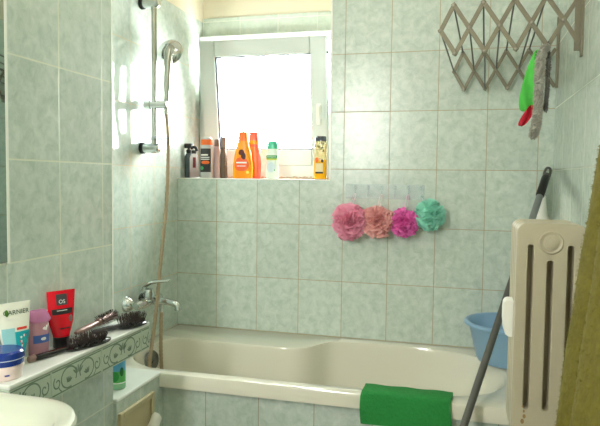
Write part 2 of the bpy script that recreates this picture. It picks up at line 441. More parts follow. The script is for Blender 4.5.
# ------------------------------------------------------------------ washbasin
so = (.27, -1.80, -.75)
sink = empty('washbasin', so, 0, 'ivory ceramic washbasin corner in the lower left of the photo', 'washbasin')
def rr(xa, xb, ya, yb, r, z, n=10):
    out = []
    for cx, cy, a0 in ((xb - r, yb - r, 0), (xa + .02, yb - .02, PI / 2), (xa + .02, ya + .02, PI), (xb - r, ya + r, 1.5 * PI)):
        q = r if cx == xb - r else .02
        for k in range(n + 1):
            a = a0 + PI / 2 * k / n; out.append((cx + q * math.cos(a), cy + q * math.sin(a), z))
    return out
zt = -.50; xa, xb, ya, yb = XN + .001, .628, -2.12, -1.568
rs = [rr(xa, xb - .14, ya + .13, yb - .13, .08, zt - .20), rr(xa, xb - .06, ya + .06, yb - .06, .13, zt - .13), rr(xa, xb - .018, ya + .018, yb - .018, .145, zt - .05),
      rr(xa, xb - .002, ya + .002, yb - .002, .15, zt - .02), rr(xa, xb, ya, yb, .15, zt - .010), rr(xa, xb - .003, ya + .003, yb - .003, .148, zt - .003), rr(xa, xb - .011, ya + .011, yb - .011, .14, zt),
      rr(xa + .10, xb - .026, ya + .026, yb - .026, .13, zt - .001), rr(xa + .108, xb - .036, ya + .036, yb - .036, .125, zt - .008), rr(xa + .115, xb - .046, ya + .046, yb - .046, .12, zt - .03),
      rr(xa + .13, xb - .07, ya + .07, yb - .07, .11, zt - .09), rr(xa + .17, xb - .13, ya + .15, yb - .15, .06, zt - .135)]
bm = bmesh.new(); rings(bm, rs); fin('basin_bowl', bm, M['ceramic'], sink, True, 0, 2, so)
bm = bmesh.new(); prof_loft(bm, [(-.62 - .75 + .04, .075, .075), (-.9, .07, .07), (zt - .19, .09, .09)], 24)
bmesh.ops.translate(bm, verts=bm.verts, vec=(.40, -1.805, 0)); fin('pedestal', bm, M['ceramic'], sink, True, 0, 2, so)

# ------------------------------------------------------------------ shower rail, handset, mixer
ro = (0, -.336, .068)
rail = empty('shower_rail', ro, 0, 'chrome shower riser rail on the left wall beside the window', 'shower rail')
bm = bmesh.new(); tube(bm, [(.06, -.336, .055), (.06, -.336, .70)], .0115, 16); fin('rail_tube', bm, M['steel'], rail, True, 0, 2, ro)
for zz in (.076, .672):
    bm = bmesh.new(); tube(bm, [(.012, -.336, zz), (.079, -.336, zz), (.084, -.336, zz)], [.0195, .0195, .0145], 20)
    br = fin('wall_bracket', bm, M['chrome'], rail, True, 0, 2, ro)
    bm = bmesh.new(); tube(bm, [(0, -.336, zz), (.013, -.336, zz)], .0235, 20); tag(fin('bracket_ring', bm, M['rubber'], br, True, 0, 2, ro), 'black bracket ring')
bm = bmesh.new(); tube(bm, [(.014, -.336, .255), (.018, -.336, .255), (.045, -.336, .255), (.046, -.336, .255), (.10, -.336, .255), (.118, -.336, .255), (.124, -.336, .255)], [.014, .0195, .0195, .0165, .0165, .0205, .016], 20)
fin('slider', bm, M['chrome'], rail, True, 0, 2, ro)
bm = bmesh.new(); rings(bm, [sell(.066, .05, .113, 32, 2.4, .058, -.336), sell(.074, .058, .12, 32, 2.4, .058, -.336), sell(.070, .054, .12, 32, 2.4, .058, -.336), sell(.064, .048, .1155, 32, 2.4, .058, -.336)])
fin('soap_tray', bm, M['clearp'], rail, True, 0, 2, ro)

hd = (.118, -.335, .255)
hand = empty('hand_shower', hd, 0, 'chrome hand shower on the rail slider with its hanging tan hose', 'shower')
bm = bmesh.new()
tube(bm, spline([(.116, -.338, .215), (.116, -.337, .26), (.117, -.333, .34), (.117, -.326, .42), (.117, -.316, .475), (.118, -.302, .497)], 5), [.0095] * 4 + [.0115] * 5 + [.0145] * 6 + [.0165] * 6 + [.017] * 5, 16)
fin('handle', bm, M['steel'], hand, True, 0, 2, hd)
bm = bmesh.new(); disc_axis(bm, [(.018, -.016), (.042, -.007), (.056, .008), (.058, .016), (.053, .022), (.02, .023)], (.102, -.292, .486), (-.05, .95, -.32), 32)
fin('spray_head', bm, M['chrome'], hand, True, 0, 2, hd)
bm = bmesh.new()
hp = spline([(.116, -.338, .215), (.115, -.325, .16), (.112, -.312, .06), (.11, -.324, -.15), (.11, -.355, -.30), (.11, -.386, -.45), (.11, -.416, -.60), (.11, -.449, -.72), (.112, -.472, -.79), (.12, -.480, -.88), (.135, -.44, -.935), (.125, -.385, -.93), (.105, -.357, -.87), (.10, -.355, -.75), (.098, -.347, -.62), (.098, -.345, -.605)], 16)
tube(bm, hp, [.0085 if i % 2 else .0070 for i in range(len(hp))], 10)
fin('hose', bm, M['hose'], hand, True, 0, 2, hd)

xo = (0, -.385, -.565)
mix = empty('bath_mixer', xo, 0, 'chrome wall-mounted lever bath mixer at the left end of the tub', 'mixer tap')
for yy in (-.46, -.31):
    bm = bmesh.new(); disc_axis(bm, [(.034, 0), (.033, .008), (.024, .024), (.013, .034), (.013, .055)], (0, yy, -.562), (1, 0, 0), 24)
    fin('flange', bm, M['chrome'], mix, True, 0, 2, xo)
bm = bmesh.new(); tube(bm, [(.058, -.485, -.562), (.058, -.478, -.562), (.058, -.44, -.562), (.058, -.435, -.562), (.058, -.335, -.562), (.058, -.33, -.562), (.058, -.285, -.562), (.058, -.28, -.562)], [.012, .017, .017, .020, .020, .017, .017, .012], 20)
tube(bm, [(.058, -.385, -.56), (.058, -.385, -.525)], [.023, .021], 20)
fin('mixer_body', bm, M['chrome'], mix, True, 0, 2, xo)
bm = bmesh.new(); tube(bm, spline([(.058, -.36, -.565), (.10, -.36, -.562), (.15, -.36, -.565), (.176, -.36, -.574), (.182, -.36, -.595)], 5), [.016] * 6 + [.0145] * 6 + [.0145] * 9, 16)
fin('spout', bm, M['chrome'], mix, True, 0, 2, xo)
bm = bmesh.new()
pts = spline([(.054, -.415, -.53), (.056, -.405, -.502), (.075, -.390, -.482), (.11, -.385, -.474), (.155, -.385, -.470)], 5)
rs = []
for i, p in enumerate(pts):
    w = .029 - .016 * i / (len(pts) - 1); h = .020 - .0145 * i / (len(pts) - 1)
    rs.append([(p.x - h * .3 + h * .5 * math.sin(a), p.y + w * math.cos(a), p.z + h * math.sin(a)) for a in [2 * PI * k / 14 for k in range(14)]])
rings(bm, rs); disc_axis(bm, [(.026, -.03), (.027, -.01), (.022, .006), (.008, .010)], (.058, -.385, -.515), (0, 0, 1), 20)
fin('lever', bm, M['chrome'], mix, True, 0, 2, xo)
bm = bmesh.new(); tube(bm, [(.098, -.345, -.572), (.098, -.345, -.612)], [.012, .009], 14); tube(bm, [(.058, -.345, -.566), (.09, -.345, -.572), (.10, -.345, -.580)], .011, 12); fin('hose_outlet', bm, M['chrome'], mix, True, 0, 2, xo)

# ------------------------------------------------------------------ bottles
def pat(prof, a0, a1, z0, z1, off=.0006, e=2., nu=14, nz=6, n_front=-PI / 2):
    """curved label on a profile between two angles; returns (bmesh, mapper)"""
    def at(a, z):
        for p, q in zip(prof, prof[1:]):
            if p[0] <= z <= q[0] and q[0] > p[0]:
                t = (z - p[0]) / (q[0] - p[0]); rx, ry = p[1] + (q[1] - p[1]) * t, p[2] + (q[2] - p[2]) * t
                ee = (p[3] if len(p) > 3 else e) * (1 - t) + (q[3] if len(q) > 3 else e) * t; break
        else:
            rx, ry, ee = prof[-1][1], prof[-1][2], (prof[-1][3] if len(prof[-1]) > 3 else e)
        c, s = math.cos(a), math.sin(a)
        return ((rx + off) * math.copysign(abs(c) ** (2 / ee), c), (ry + off) * math.copysign(abs(s) ** (2 / ee), s), z)
    def shape(f=None):
        b = bmesh.new(); V = []
        for j in range(nz + 1):
            row = []
            for i in range(nu + 1):
                u, v = i / nu, j / nz
                if f: u, v = f(u, v)
                row.append(b.verts.new(at(n_front + a0 + (a1 - a0) * u, z0 + (z1 - z0) * v)))
            V.append(row)
        for j in range(nz):
            for i in range(nu): b.faces.new((V[j][i], V[j][i + 1], V[j + 1][i + 1], V[j + 1][i]))
        return b
    return shape, at
def oval(u, v):
    x, y = 2 * u - 1, 2 * v - 1
    return .5 + .5 * x * math.sqrt(max(0, 1 - y * y / 2)), .5 + .5 * y * math.sqrt(max(0, 1 - x * x / 2))
def label(parent, prof, name, m, a0, a1, z0, z1, off=.0006, e=2., f=None, lab=None):
    sh_, at = pat(prof, a0, a1, z0, z1, off, e)
    o = fin(name, sh_(f), m, parent, True)
    return at
def lab_text(parent, prof, s, size, m, zc, off=.0012, e=2., ac=0., xs=1., name='lettering'):
    _, at = pat(prof, -1, 1, 0, 1, off, e)
    r = max(p[1] for p in prof)
    def fn(x, y):
        # solve the angle whose local x is the wanted one
        lo, hi = -PI, 0
        tx = x + r * math.sin(ac) * .9
        for _ in range(30):
            mid = (lo + hi) / 2
            if at(mid, zc + y)[0] < tx: lo = mid
            else: hi = mid
        return Vector(at((lo + hi) / 2, zc + y))
    return text_part(name, s, size, m, parent, fn, xs)
def bottle(name, loc, rz, label_, cat, body_prof, body_m, cap_prof, cap_m, e=2.4, group='toiletries on the window sill', ecap=2.4):
    r = empty(name, loc, rz, label_, cat, group)
    bm = bmesh.new(); prof_loft(bm, body_prof, 36, e); fin('bottle_body', bm, body_m, r, True)
    if cap_prof:
        bm = bmesh.new(); prof_loft(bm, cap_prof, 32, ecap); fin('cap', bm, cap_m, r, True)
    return r
def pl(name, rgb, rough=.3, **k): return mat(name, rgb, rough, **k)
lblack = pl('black_label', (40, 40, 42), .45); lwhite = pl('white_print', (236, 236, 232), .5); lorange = pl('orange_print', (238, 110, 40), .5); lgreen = pl('green_print', (60, 160, 90), .5)

SB = (0, .06, SZ)
# dark pump bottle, leftmost
r = empty('pump_bottle', (.022, .075, SZ), 0, 'dark translucent pump bottle with black pump top, leftmost on the window sill', 'bottle', 'toiletries on the window sill')
bm = bmesh.new(); prof_loft(bm, [(0, .017, .017), (.004, .0195, .0195), (.10, .0195, .0195), (.115, .015, .015), (.12, .010, .010)], 24); fin('bottle_body', bm, clear('smoky_plastic', (96, 108, 112), .35), r, True)
bm = bmesh.new(); prof_loft(bm, [(.003, .0185, .0185), (.022, .0185, .0185)], 24); fin('contents', bm, pl('dark_green_soap', (40, 92, 58)), r, True)
bm = bmesh.new(); prof_loft(bm, [(.118, .012, .012), (.136, .0125, .0125), (.137, .006, .006), (.145, .006, .006)], 20); box(bm, (-.02, -.011, .143), (.019, .011, .166)); fin('pump', bm, M['black'], r, True, .004)
# clear bottle with red soap
r = empty('soap_bottle', (.060, .05, SZ), 0, 'clear bottle with red liquid soap at its bottom and a black pump', 'bottle', 'toiletries on the window sill')
P = [(0, .018, .016), (.004, .0205, .018), (.095, .0205, .018), (.112, .014, .013), (.118, .009, .009)]
bm = bmesh.new(); prof_loft(bm, P, 28); fin('bottle_body', bm, clear('clear_bottle', (236, 232, 232), .5), r, True)
bm = bmesh.new(); prof_loft(bm, [(.003, .0192, .017), (.036, .0192, .017)], 28); fin('contents', bm, pl('red_soap', (176, 26, 48), .25), r, True)
bm = bmesh.new(); prof_loft(bm, [(.116, .0115, .0115), (.132, .0115, .0115)], 20); tube(bm, spline([(-.014, 0, .14), (-.002, 0, .147), (.010, 0, .143), (.017, 0, .128)], 5), .0075, 12); fin('pump', bm, M['black'], r, True)
label(r, P, 'front_label', pl('dark_red_label', (110, 28, 40), .5), .15, .85, .048, .098)
# grey shower gel
P = [(0, .027, .017), (.004, .031, .0195), (.15, .029, .0185), (.157, .0275, .0175)]
r = bottle('shower_gel_bottle', (.125, .055, SZ), 0, 'silver-grey shower gel bottle with orange shoulder band and black label', 'bottle', P, pl('silver_grey_plastic', (176, 180, 180), .3), [(.183, .027, .017), (.188, .026, .016), (.194, .02, .012)], pl('pale_grey_cap', (190, 192, 190)), 3.2)
bm = bmesh.new(); prof_loft(bm, [(.157, .028, .018), (.183, .0275, .0175)], 32, 3.2); fin('shoulder_band', bm, lorange, r, True)
label(r, P, 'front_label', lblack, -.95, .95, .028, .140, .0005, 3.2)
label(r, P, 'print_bar', lwhite, -.6, .3, .106, .113, .001, 3.2); label(r, P, 'wave_mark', lorange, -.5, .6, .066, .082, .001, 3.2, oval); label(r, P, 'leaf_mark', lgreen, -.75, -.1, .038, .056, .001, 3.2, oval)
for k in range(2): label(r, P, 'print_bar', lwhite, -.7, .6, .096 - k * .009, .100 - k * .009, .001, 3.2)
# slim pinkish grey bottle
P = [(0, .015, .013), (.003, .017, .0145), (.14, .0155, .0135), (.155, .010, .010)]
bottle('slim_bottle', (.164, .085, SZ), 0, 'slim pinkish grey bottle with brown cap between two darker bottles on the sill', 'bottle', P, pl('pinkish_grey_plastic', (176, 158, 160)), [(.152, .012, .0115), (.182, .0115, .011), (.186, .008, .008)], pl('brown_cap', (112, 96, 88)))
# dark brown bottle
P = [(0, .019, .015), (.004, .021, .017), (.09, .0175, .0155), (.145, .011, .011), (.15, .010, .010)]
bottle('brown_bottle', (.192, .10, SZ), 0, 'tall dark brown bottle with tapering shoulders next to the window pane', 'bottle', P, pl('dark_brown_plastic', (84, 74, 60), .25), [(.148, .0125, .0125), (.196, .0125, .0125), (.199, .0115, .0115)], pl('grey_brown_cap', (120, 112, 108)))
# orange shampoo
P = [(0, .042, .021), (.005, .048, .0245), (.062, .0485, .025), (.115, .041, .0225), (.157, .029, .019), (.175, .024, .0175)]
orange = pl('orange_plastic', (246, 152, 30), .25); orange2 = pl('deep_orange_plastic', (240, 112, 34), .3)
r = bottle('shampoo_bottle', (.311, .05, SZ), 0, 'large orange shampoo bottle with flower emblem, front one of two in front of the pane', 'bottle', P, orange, [(.175, .024, .0175), (.214, .0205, .0155), (.218, .018, .013)], orange2)
label(r, P, 'round_label', pl('red_orange_label', (234, 92, 30), .4), -.75, .75, .034, .098, .0005, 2.4, oval)
label(r, P, 'flower_emblem', pl('dark_brown_print', (92, 34, 24), .5), -.30, .28, .108, .134, .0007, 2.4, oval)
label(r, P, 'flower_stem', pl('dark_brown_print', (70, 30, 24), .5), -.02, .42, .088, .120, .0011, 2.4, oval)
label(r, P, 'print_bar', lwhite, -.5, .5, .070, .077, .0012, 2.4); label(r, P, 'print_bar', lwhite, -.36, .36, .056, .0592, .0012, 2.4)
label(r, P, 'fruit_mark', pl('yellow_green_print', (226, 220, 90), .5), .42, .78, .022, .036, .0012, 2.4, oval)
# red-orange bottle behind it
P = [(0, .030, .02), (.005, .034, .022), (.07, .037, .023), (.135, .030, .02), (.162, .023, .017)]
r = bottle('conditioner_bottle', (.345, .105, SZ), .0, 'red and orange conditioner bottle half hidden behind the large orange shampoo', 'bottle', P, pl('coral_red_plastic', (238, 84, 62), .3), [(.178, .0235, .0175), (.218, .021, .0155), (.221, .018, .013)], pl('coral_cap', (236, 100, 84), .3))
bm = bmesh.new(); prof_loft(bm, [(.162, .0245, .0185), (.180, .025, .0185)], 28, 2.4); fin('shoulder_band', bm, orange, r, True)
label(r, P, 'side_label', orange2, -1.3, .55, .01, .15, .0006, 2.4)
# green capped
P = [(0, .026, .018), (.005, .0305, .021), (.05, .031, .0215), (.075, .0275, .020), (.105, .0305, .021), (.13, .027, .0185), (.138, .025, .017)]
r = bottle('body_wash_bottle', (.454, .055, SZ), 0, 'white body wash bottle with a green cap and green name band on the sill', 'bottle', P, pl('milky_white_plastic', (226, 236, 226), .3), [(.136, .024, .0165), (.142, .026, .0175), (.160, .024, .0165), (.172, .020, .014), (.174, .017, .012)], pl('mint_green_cap', (84, 196, 158), .3))
label(r, P, 'name_band', lgreen, -.98, .98, .093, .108, .0006, 2.4); label(r, P, 'lime_band', pl('lime_print', (206, 216, 90), .5), -.98, .98, .086, .093, .0006, 2.4)
lab_text(r, P, 'PALMOLIVE', .0085, lwhite, .1005, .0013, 2.4); label(r, P, 'pale_label', pl('pale_blue_print', (206, 222, 226), .4), -.6, .6, .03, .076, .0006, 2.4, oval)
label(r, P, 'leaf_mark', lgreen, .38, .56, .036, .044, .0012, 2.4, oval)
# yellow oil
P = [(0, .026, .019), (.004, .0285, .021), (.155, .027, .020), (.172, .024, .019)]
r = bottle('oil_bottle', (.685, .045, SZ), 0, 'clear bottle of golden oil with black cap at the right end of the sill', 'bottle', P, clear('amber_clear', (246, 238, 206), .7), [(.172, .025, .0195), (.190, .0245, .019), (.194, .0225, .017)], pl('charcoal_cap', (58, 66, 74), .35), 3.)
bm = bmesh.new(); prof_loft(bm, [(.002, .0278, .0204), (.004, .0289, .0214), (.088, .0281, .0209), (.0885, .026, .019)], 32, 3.); fin('contents', bm, pl('golden_oil', (246, 176, 20), .15), r, True)
label(r, P, 'cream_label', pl('cream_label', (240, 218, 168), .5), -.55, .45, .034, .072, .0006, 3.); label(r, P, 'dark_label_foot', lblack, -.55, .45, .026, .034, .0006, 3.)
label(r, P, 'fruit_print', lorange, -.62, -.05, .076, .098, .0006, 3., oval); label(r, P, 'dark_flower_print', lblack, .1, .55, .076, .090, .0006, 3., oval)
for k in range(9):
    a = random.uniform(-.7, .7); z = random.uniform(.108, .158); label(r, P, 'leaf_print', lblack if k % 2 else pl('olive_print', (130, 120, 60), .5), a - .1, a + .1, z, z + .010, .0006, 3., oval)

# ------------------------------------------------------------------ toiletries on the tiled shelf
G = 'toiletries on the tiled shelf'
def tubeprof(h, w, base, cap):
    return [(cap, base, base * .8), (cap + .01, base * 1.12, base * .86), (h * .45, w * .86, base * .62), (h * .75, w * .95, base * .34), (h * .95, w, .0022), (h, w, .0018)]
# red tube
P = tubeprof(.152, .0385, .021, .03)
r = bottle('red_gel_tube', (.284, -1.252, ST), math.radians(62), 'red squeeze tube standing on its dark cap on the tiled shelf', 'tube', P, pl('glossy_red_plastic', (216, 22, 40), .25), [(0, .019, .016), (.002, .0205, .017), (.029, .0205, .017)], M['black'], 2.2, G)
label(r, P, 'square_label', pl('dark_grey_print', (66, 66, 68), .5), -.38, .34, .114, .143, .0007, 2.2)
lab_text(r, P, 'OS', (.014), lwhite, .123, .0016, 2.2, -.02)
label(r, P, 'black_band', lblack, -.85, .85, .090, .105, .0007, 2.2); label(r, P, 'print_bar', lwhite, -.4, .3, .0995, .1012, .0014, 2.2)
label(r, P, 'round_seal', pl('grey_seal', (120, 104, 104), .5), .42, .86, .068, .086, .0009, 2.2, oval)
label(r, P, 'print_bar', lblack, -.35, .7, .052, .055, .0009, 2.2)
# white and turquoise tube
P = tubeprof(.154, .0385, .021, .03)
r = bottle('face_wash_tube', (.284, -1.424, ST), math.radians(66), 'white and turquoise squeeze tube leaning near the mirror on the shelf', 'tube', P, pl('cream_white_plastic', (232, 234, 220), .3), [(0, .019, .016), (.002, .0205, .017), (.029, .0205, .017)], M['white'], 2.2, G)
teal = pl('turquoise_print', (18, 160, 170), .35)
label(r, P, 'turquoise_panel', teal, -.1, 1.25, .034, .085, .0006, 2.2)
label(r, P, 'pale_panel', pl('pale_aqua_print', (150, 208, 210), .4), -1.2, -.1, .034, .095, .0006, 2.2)
lab_text(r, P, 'GARNIER', .0150, pl('dark_green_print', (56, 84, 62), .5), .131, .0014, 2.2, .06)
label(r, P, 'round_logo', pl('leaf_green_print', (70, 116, 40), .5), -.66, -.40, .123, .139, .0016, 2.2, oval)
label(r, P, 'red_band', pl('red_print', (220, 70, 60), .5), .0, .75, .089, .095, .0010, 2.2)
for k in range(7):
    a, z = random.uniform(.2, .9), random.uniform(.045, .075); label(r, P, 'berry_print', pl('red_print2', (206, 60, 80), .5) if k % 3 == 0 else lwhite, a - .07, a + .07, z, z + .006, .0011, 2.2, oval)
# pink bottle
P = [(0, .021, .016), (.004, .0235, .018), (.085, .0235, .018), (.088, .0225, .017)]
r = bottle('pink_bottle', (.279, -1.334, ST), math.radians(68), 'pink clear bottle with faceted pink cap between two squeeze tubes', 'bottle', P, clear('pink_clear_plastic', (228, 178, 196), .42), [(.088, .0245, .019), (.094, .0275, .0205), (.114, .019, .014), (.116, .017, .012)], clear('pink_cap_plastic', (226, 150, 200), .3), 2.8, G, 4.)
bm = bmesh.new(); prof_loft(bm, [(.003, .0222, .0168), (.030, .0222, .0168)], 28, 2.8); fin('contents', bm, pl('raspberry_liquid', (178, 40, 72), .2), r, True)
label(r, P, 'blue_label', pl('blue_label', (66, 98, 170), .45), -1.0, 1.0, .036, .056, .0006, 2.8); label(r, P, 'white_mark', lwhite, -.1, .25, .042, .050, .0012, 2.8, oval)
for a, z in ((.0, .068), (.25, .072), (.5, .076), (.15, .066)): label(r, P, 'white_splash', lwhite, a, a + .25, z, z + .008, .0008, 2.8, oval)
# blue lidded jar
jo = (.316, -1.497, ST)
r = empty('cream_jar', jo, 0, 'round cream jar with pale pink base and dark blue lid', 'jar', G)
bm = bmesh.new(); prof_loft(bm, [(0, .035, .035), (.003, .038, .038), (.018, .039, .039), (.030, .041, .041), (.034, .039, .039)], 40); fin('jar_base', bm, pl('pale_pink_plastic', (232, 212, 206), .35), r, True)
bm = bmesh.new(); prof_loft(bm, [(.033, .041, .041), (.046, .043, .043)], 40); prof_loft(bm, [(.047, .0435, .0435), (.060, .0425, .0425), (.064, .038, .038)], 40)
fin('lid', bm, pl('navy_blue_plastic', (24, 52, 132), .22), r, True)
bm = bmesh.new(); prof_loft(bm, [(.0458, .0438, .0438), (.0476, .0440, .0440)], 40); fin('lid_ring', bm, clear('clear_rim', (210, 222, 240), .3), r, True)
label(r, [(0, .038, .038), (.03, .041, .041)], 'print_mark', pl('navy_print', (60, 70, 150), .5), .75, 1.0, .012, .0155, .0006)

# hair brushes
def brush(name, loc, rz, L_, lab, hm, bm_m, w=.027, head=.105, bh=.021, tilt=0., base_h=.011, nb=260, handle_m=None, round_=False):
    r = empty(name, loc, rz, lab, 'hair brush', 'hair brushes on the tiled shelf'); r.rotation_euler = (0, tilt, rz)
    bm = bmesh.new(); hc = L_ - head / 2
    if round_:
        tube(bm, [(L_ - head, 0, .014), (L_ - head + .004, 0, .014), (L_ - .006, 0, .014), (L_, 0, .014)], [.008, .0115, .0115, .008], 18)
    else:
        rings(bm, [sell(head / 2 * .95, w * .92, .0, 36, 2.5, hc), sell(head / 2, w, .003, 36, 2.5, hc), sell(head / 2, w, .007, 36, 2.5, hc), sell(head / 2 * .93, w * .88, .0085, 36, 2.5, hc), sell(head / 2 * .6, w * .5, base_h + .0015, 36, 2.3, hc)])
    fin('brush_head', bm, hm, r, True)
    bm = bmesh.new()
    k = 10; rs = []
    zc = .014 if round_ else .0075
    for i in range(k + 1):
        t = i / k; x = (L_ - head + .006) * t
        ww = (.0085 + .0035 * math.sin(t * PI * .9) - .002 * t); hh = .0068 + (.0012 * math.sin(t * PI))
        if i == 0: ww *= .6; hh *= .6
        rs.append([(x, ww * math.cos(a), zc + hh * math.sin(a)) for a in [2 * PI * j / 16 for j in range(16)]])
    rings(bm, rs); fin('brush_handle', bm, handle_m or hm, r, True)
    bm = bmesh.new()
    for _ in range(nb):
        if round_:
            a = random.uniform(0, 2 * PI); x = random.uniform(L_ - head + .008, L_ - .008); p = Vector((x, .010 * math.cos(a), .014 + .010 * math.sin(a))); d = Vector((random.gauss(0, .1), math.cos(a), math.sin(a))).normalized()
            if p.z + d.z * bh < .001: continue
            l = bh * .72
        else:
            a, q = random.uniform(0, 2 * PI), math.sqrt(random.random()) * .86
            p = Vector((hc + head / 2 * q * math.cos(a), w * q * math.sin(a), .0085)); d = Vector((.25 * q * math.cos(a) + random.gauss(0, .07), .45 * q * math.sin(a) + random.gauss(0, .07), 1)).normalized(); l = bh * random.uniform(.8, 1.1) * (1.05 - .25 * q * q)
        s = d.orthogonal().normalized(); s2 = d.cross(s); t_ = p + d * l
        b0 = [bm.verts.new(p + (s * math.cos(u) + s2 * math.sin(u)) * .0007) for u in (0, 2.1, 4.2)]; t0 = [bm.verts.new(t_ + (s * math.cos(u) + s2 * math.sin(u)) * .0005) for u in (0, 2.1, 4.2)]
        for i in range(3): bm.faces.new((b0[i], b0[(i + 1) % 3], t0[(i + 1) % 3], t0[i]))
        bm.faces.new(t0)
    tag(fin('bristles', bm, bm_m, r, False), kind='stuff')
    return r
bris = pl('dark_bristle', (52, 44, 40), .45); gb = pl('glossy_black_plastic', (18, 18, 20), .12, coat=.5)
cop = pl('copper_pink_plastic', (150, 122, 114), .35, metal=.3); silver = pl('silver_black_plastic', (70, 70, 72), .15, metal=.4)
r = brush('paddle_brush', (.297, -1.388, ST), math.atan2(.243, .064), .250, 'black paddle hair brush lying nearest the front edge of the shelf', gb, bris, (.027), .150, .026, nb=300, handle_m=gb)
bm = bmesh.new(); tube(bm, [(-.004, 0, .0075), (.012, 0, .0078)], [.0078, .0092], 14); tag(fin('handle_end', bm, cop, r, True), 'rosy metallic handle end')
brush('oval_brush', (.300, -1.135, ST + .004), math.atan2(.185, .064), .198, 'glossy black hair brush with spread bristles at the far end of the shelf', gb, bris, .028, .112, .030, nb=240, handle_m=silver)
brush('round_brush', (.284, -1.190, ST + .008), math.atan2(.20, -.004), .205, 'copper-handled round hair brush lying behind the black brushes along the wall', cop, bris, .02, .10, .014, -.04, nb=360, handle_m=cop, round_=True)

# green spray can below the shelf
go = (.212, -.866, -.748)
r = empty('spray_can', go, math.radians(35), 'green and blue spray can on the marbled ledge under the shelf', 'can')
P = [(0, .024, .024), (.003, .0265, .0265), (.15, .0265, .0265), (.16, .02, .02)]
bm = bmesh.new(); prof_loft(bm, [(0, .024, .024), (.003, .0265, .0265), (.018, .0265, .0265), (.06, .0265, .0265), (.062, .0265, .0265), (.15, .0265, .0265), (.16, .02, .02)], 32, 2, [0, 0, 1, 1, 2, 2])
fin('can_body', bm, [pl('pale_green_can', (150, 204, 160), .3), pl('mid_green_can', (94, 186, 96), .3), pl('sky_blue_can', (96, 170, 204), .3)], r, True)
bm = bmesh.new(); prof_loft(bm, [(.158, .021, .021), (.185, .019, .019), (.19, .015, .015)], 24); fin('cap', bm, M['white'], r, True)
label(r, P, 'green_splash', pl('dark_leaf_green', (46, 150, 66), .4), -.9, .1, .028, .062, .0006, 2, oval); label(r, P, 'leaf_print', pl('deep_green', (30, 110, 50), .4), .2, .7, .045, .075, .0008, 2, oval)
label(r, P, 'white_band', lwhite, -1.1, 1.1, .020, .024, .0007)

# toilet brush: only the top of its white handle shows
to = (.314, -.862, FZ)
r = empty('toilet_brush', to, 0, 'white toilet brush with rounded handle in front of the beige hatch', 'toilet brush')
bm = bmesh.new(); prof_loft(bm, [(0, .055, .055), (.004, .06, .06), (.12, .05, .05), (.135, .045, .045), (.13, .04, .04)], 32); fin('holder', bm, M['white'], r, True)
bm = bmesh.new(); tube(bm, spline([(0, 0, .02), (0, 0, .34), (-.006, .02, .385), (-.004, .045, .42), (.002, .066, .462), (.006, .076, .474)], 5), [.007] * 6 + [.011] * 4 + [.017] * 4 + [.0205] * 4 + [.018] * 4 + [.015] * 2 + [.010, .004], 16); fin('handle', bm, M['white'], r, True)

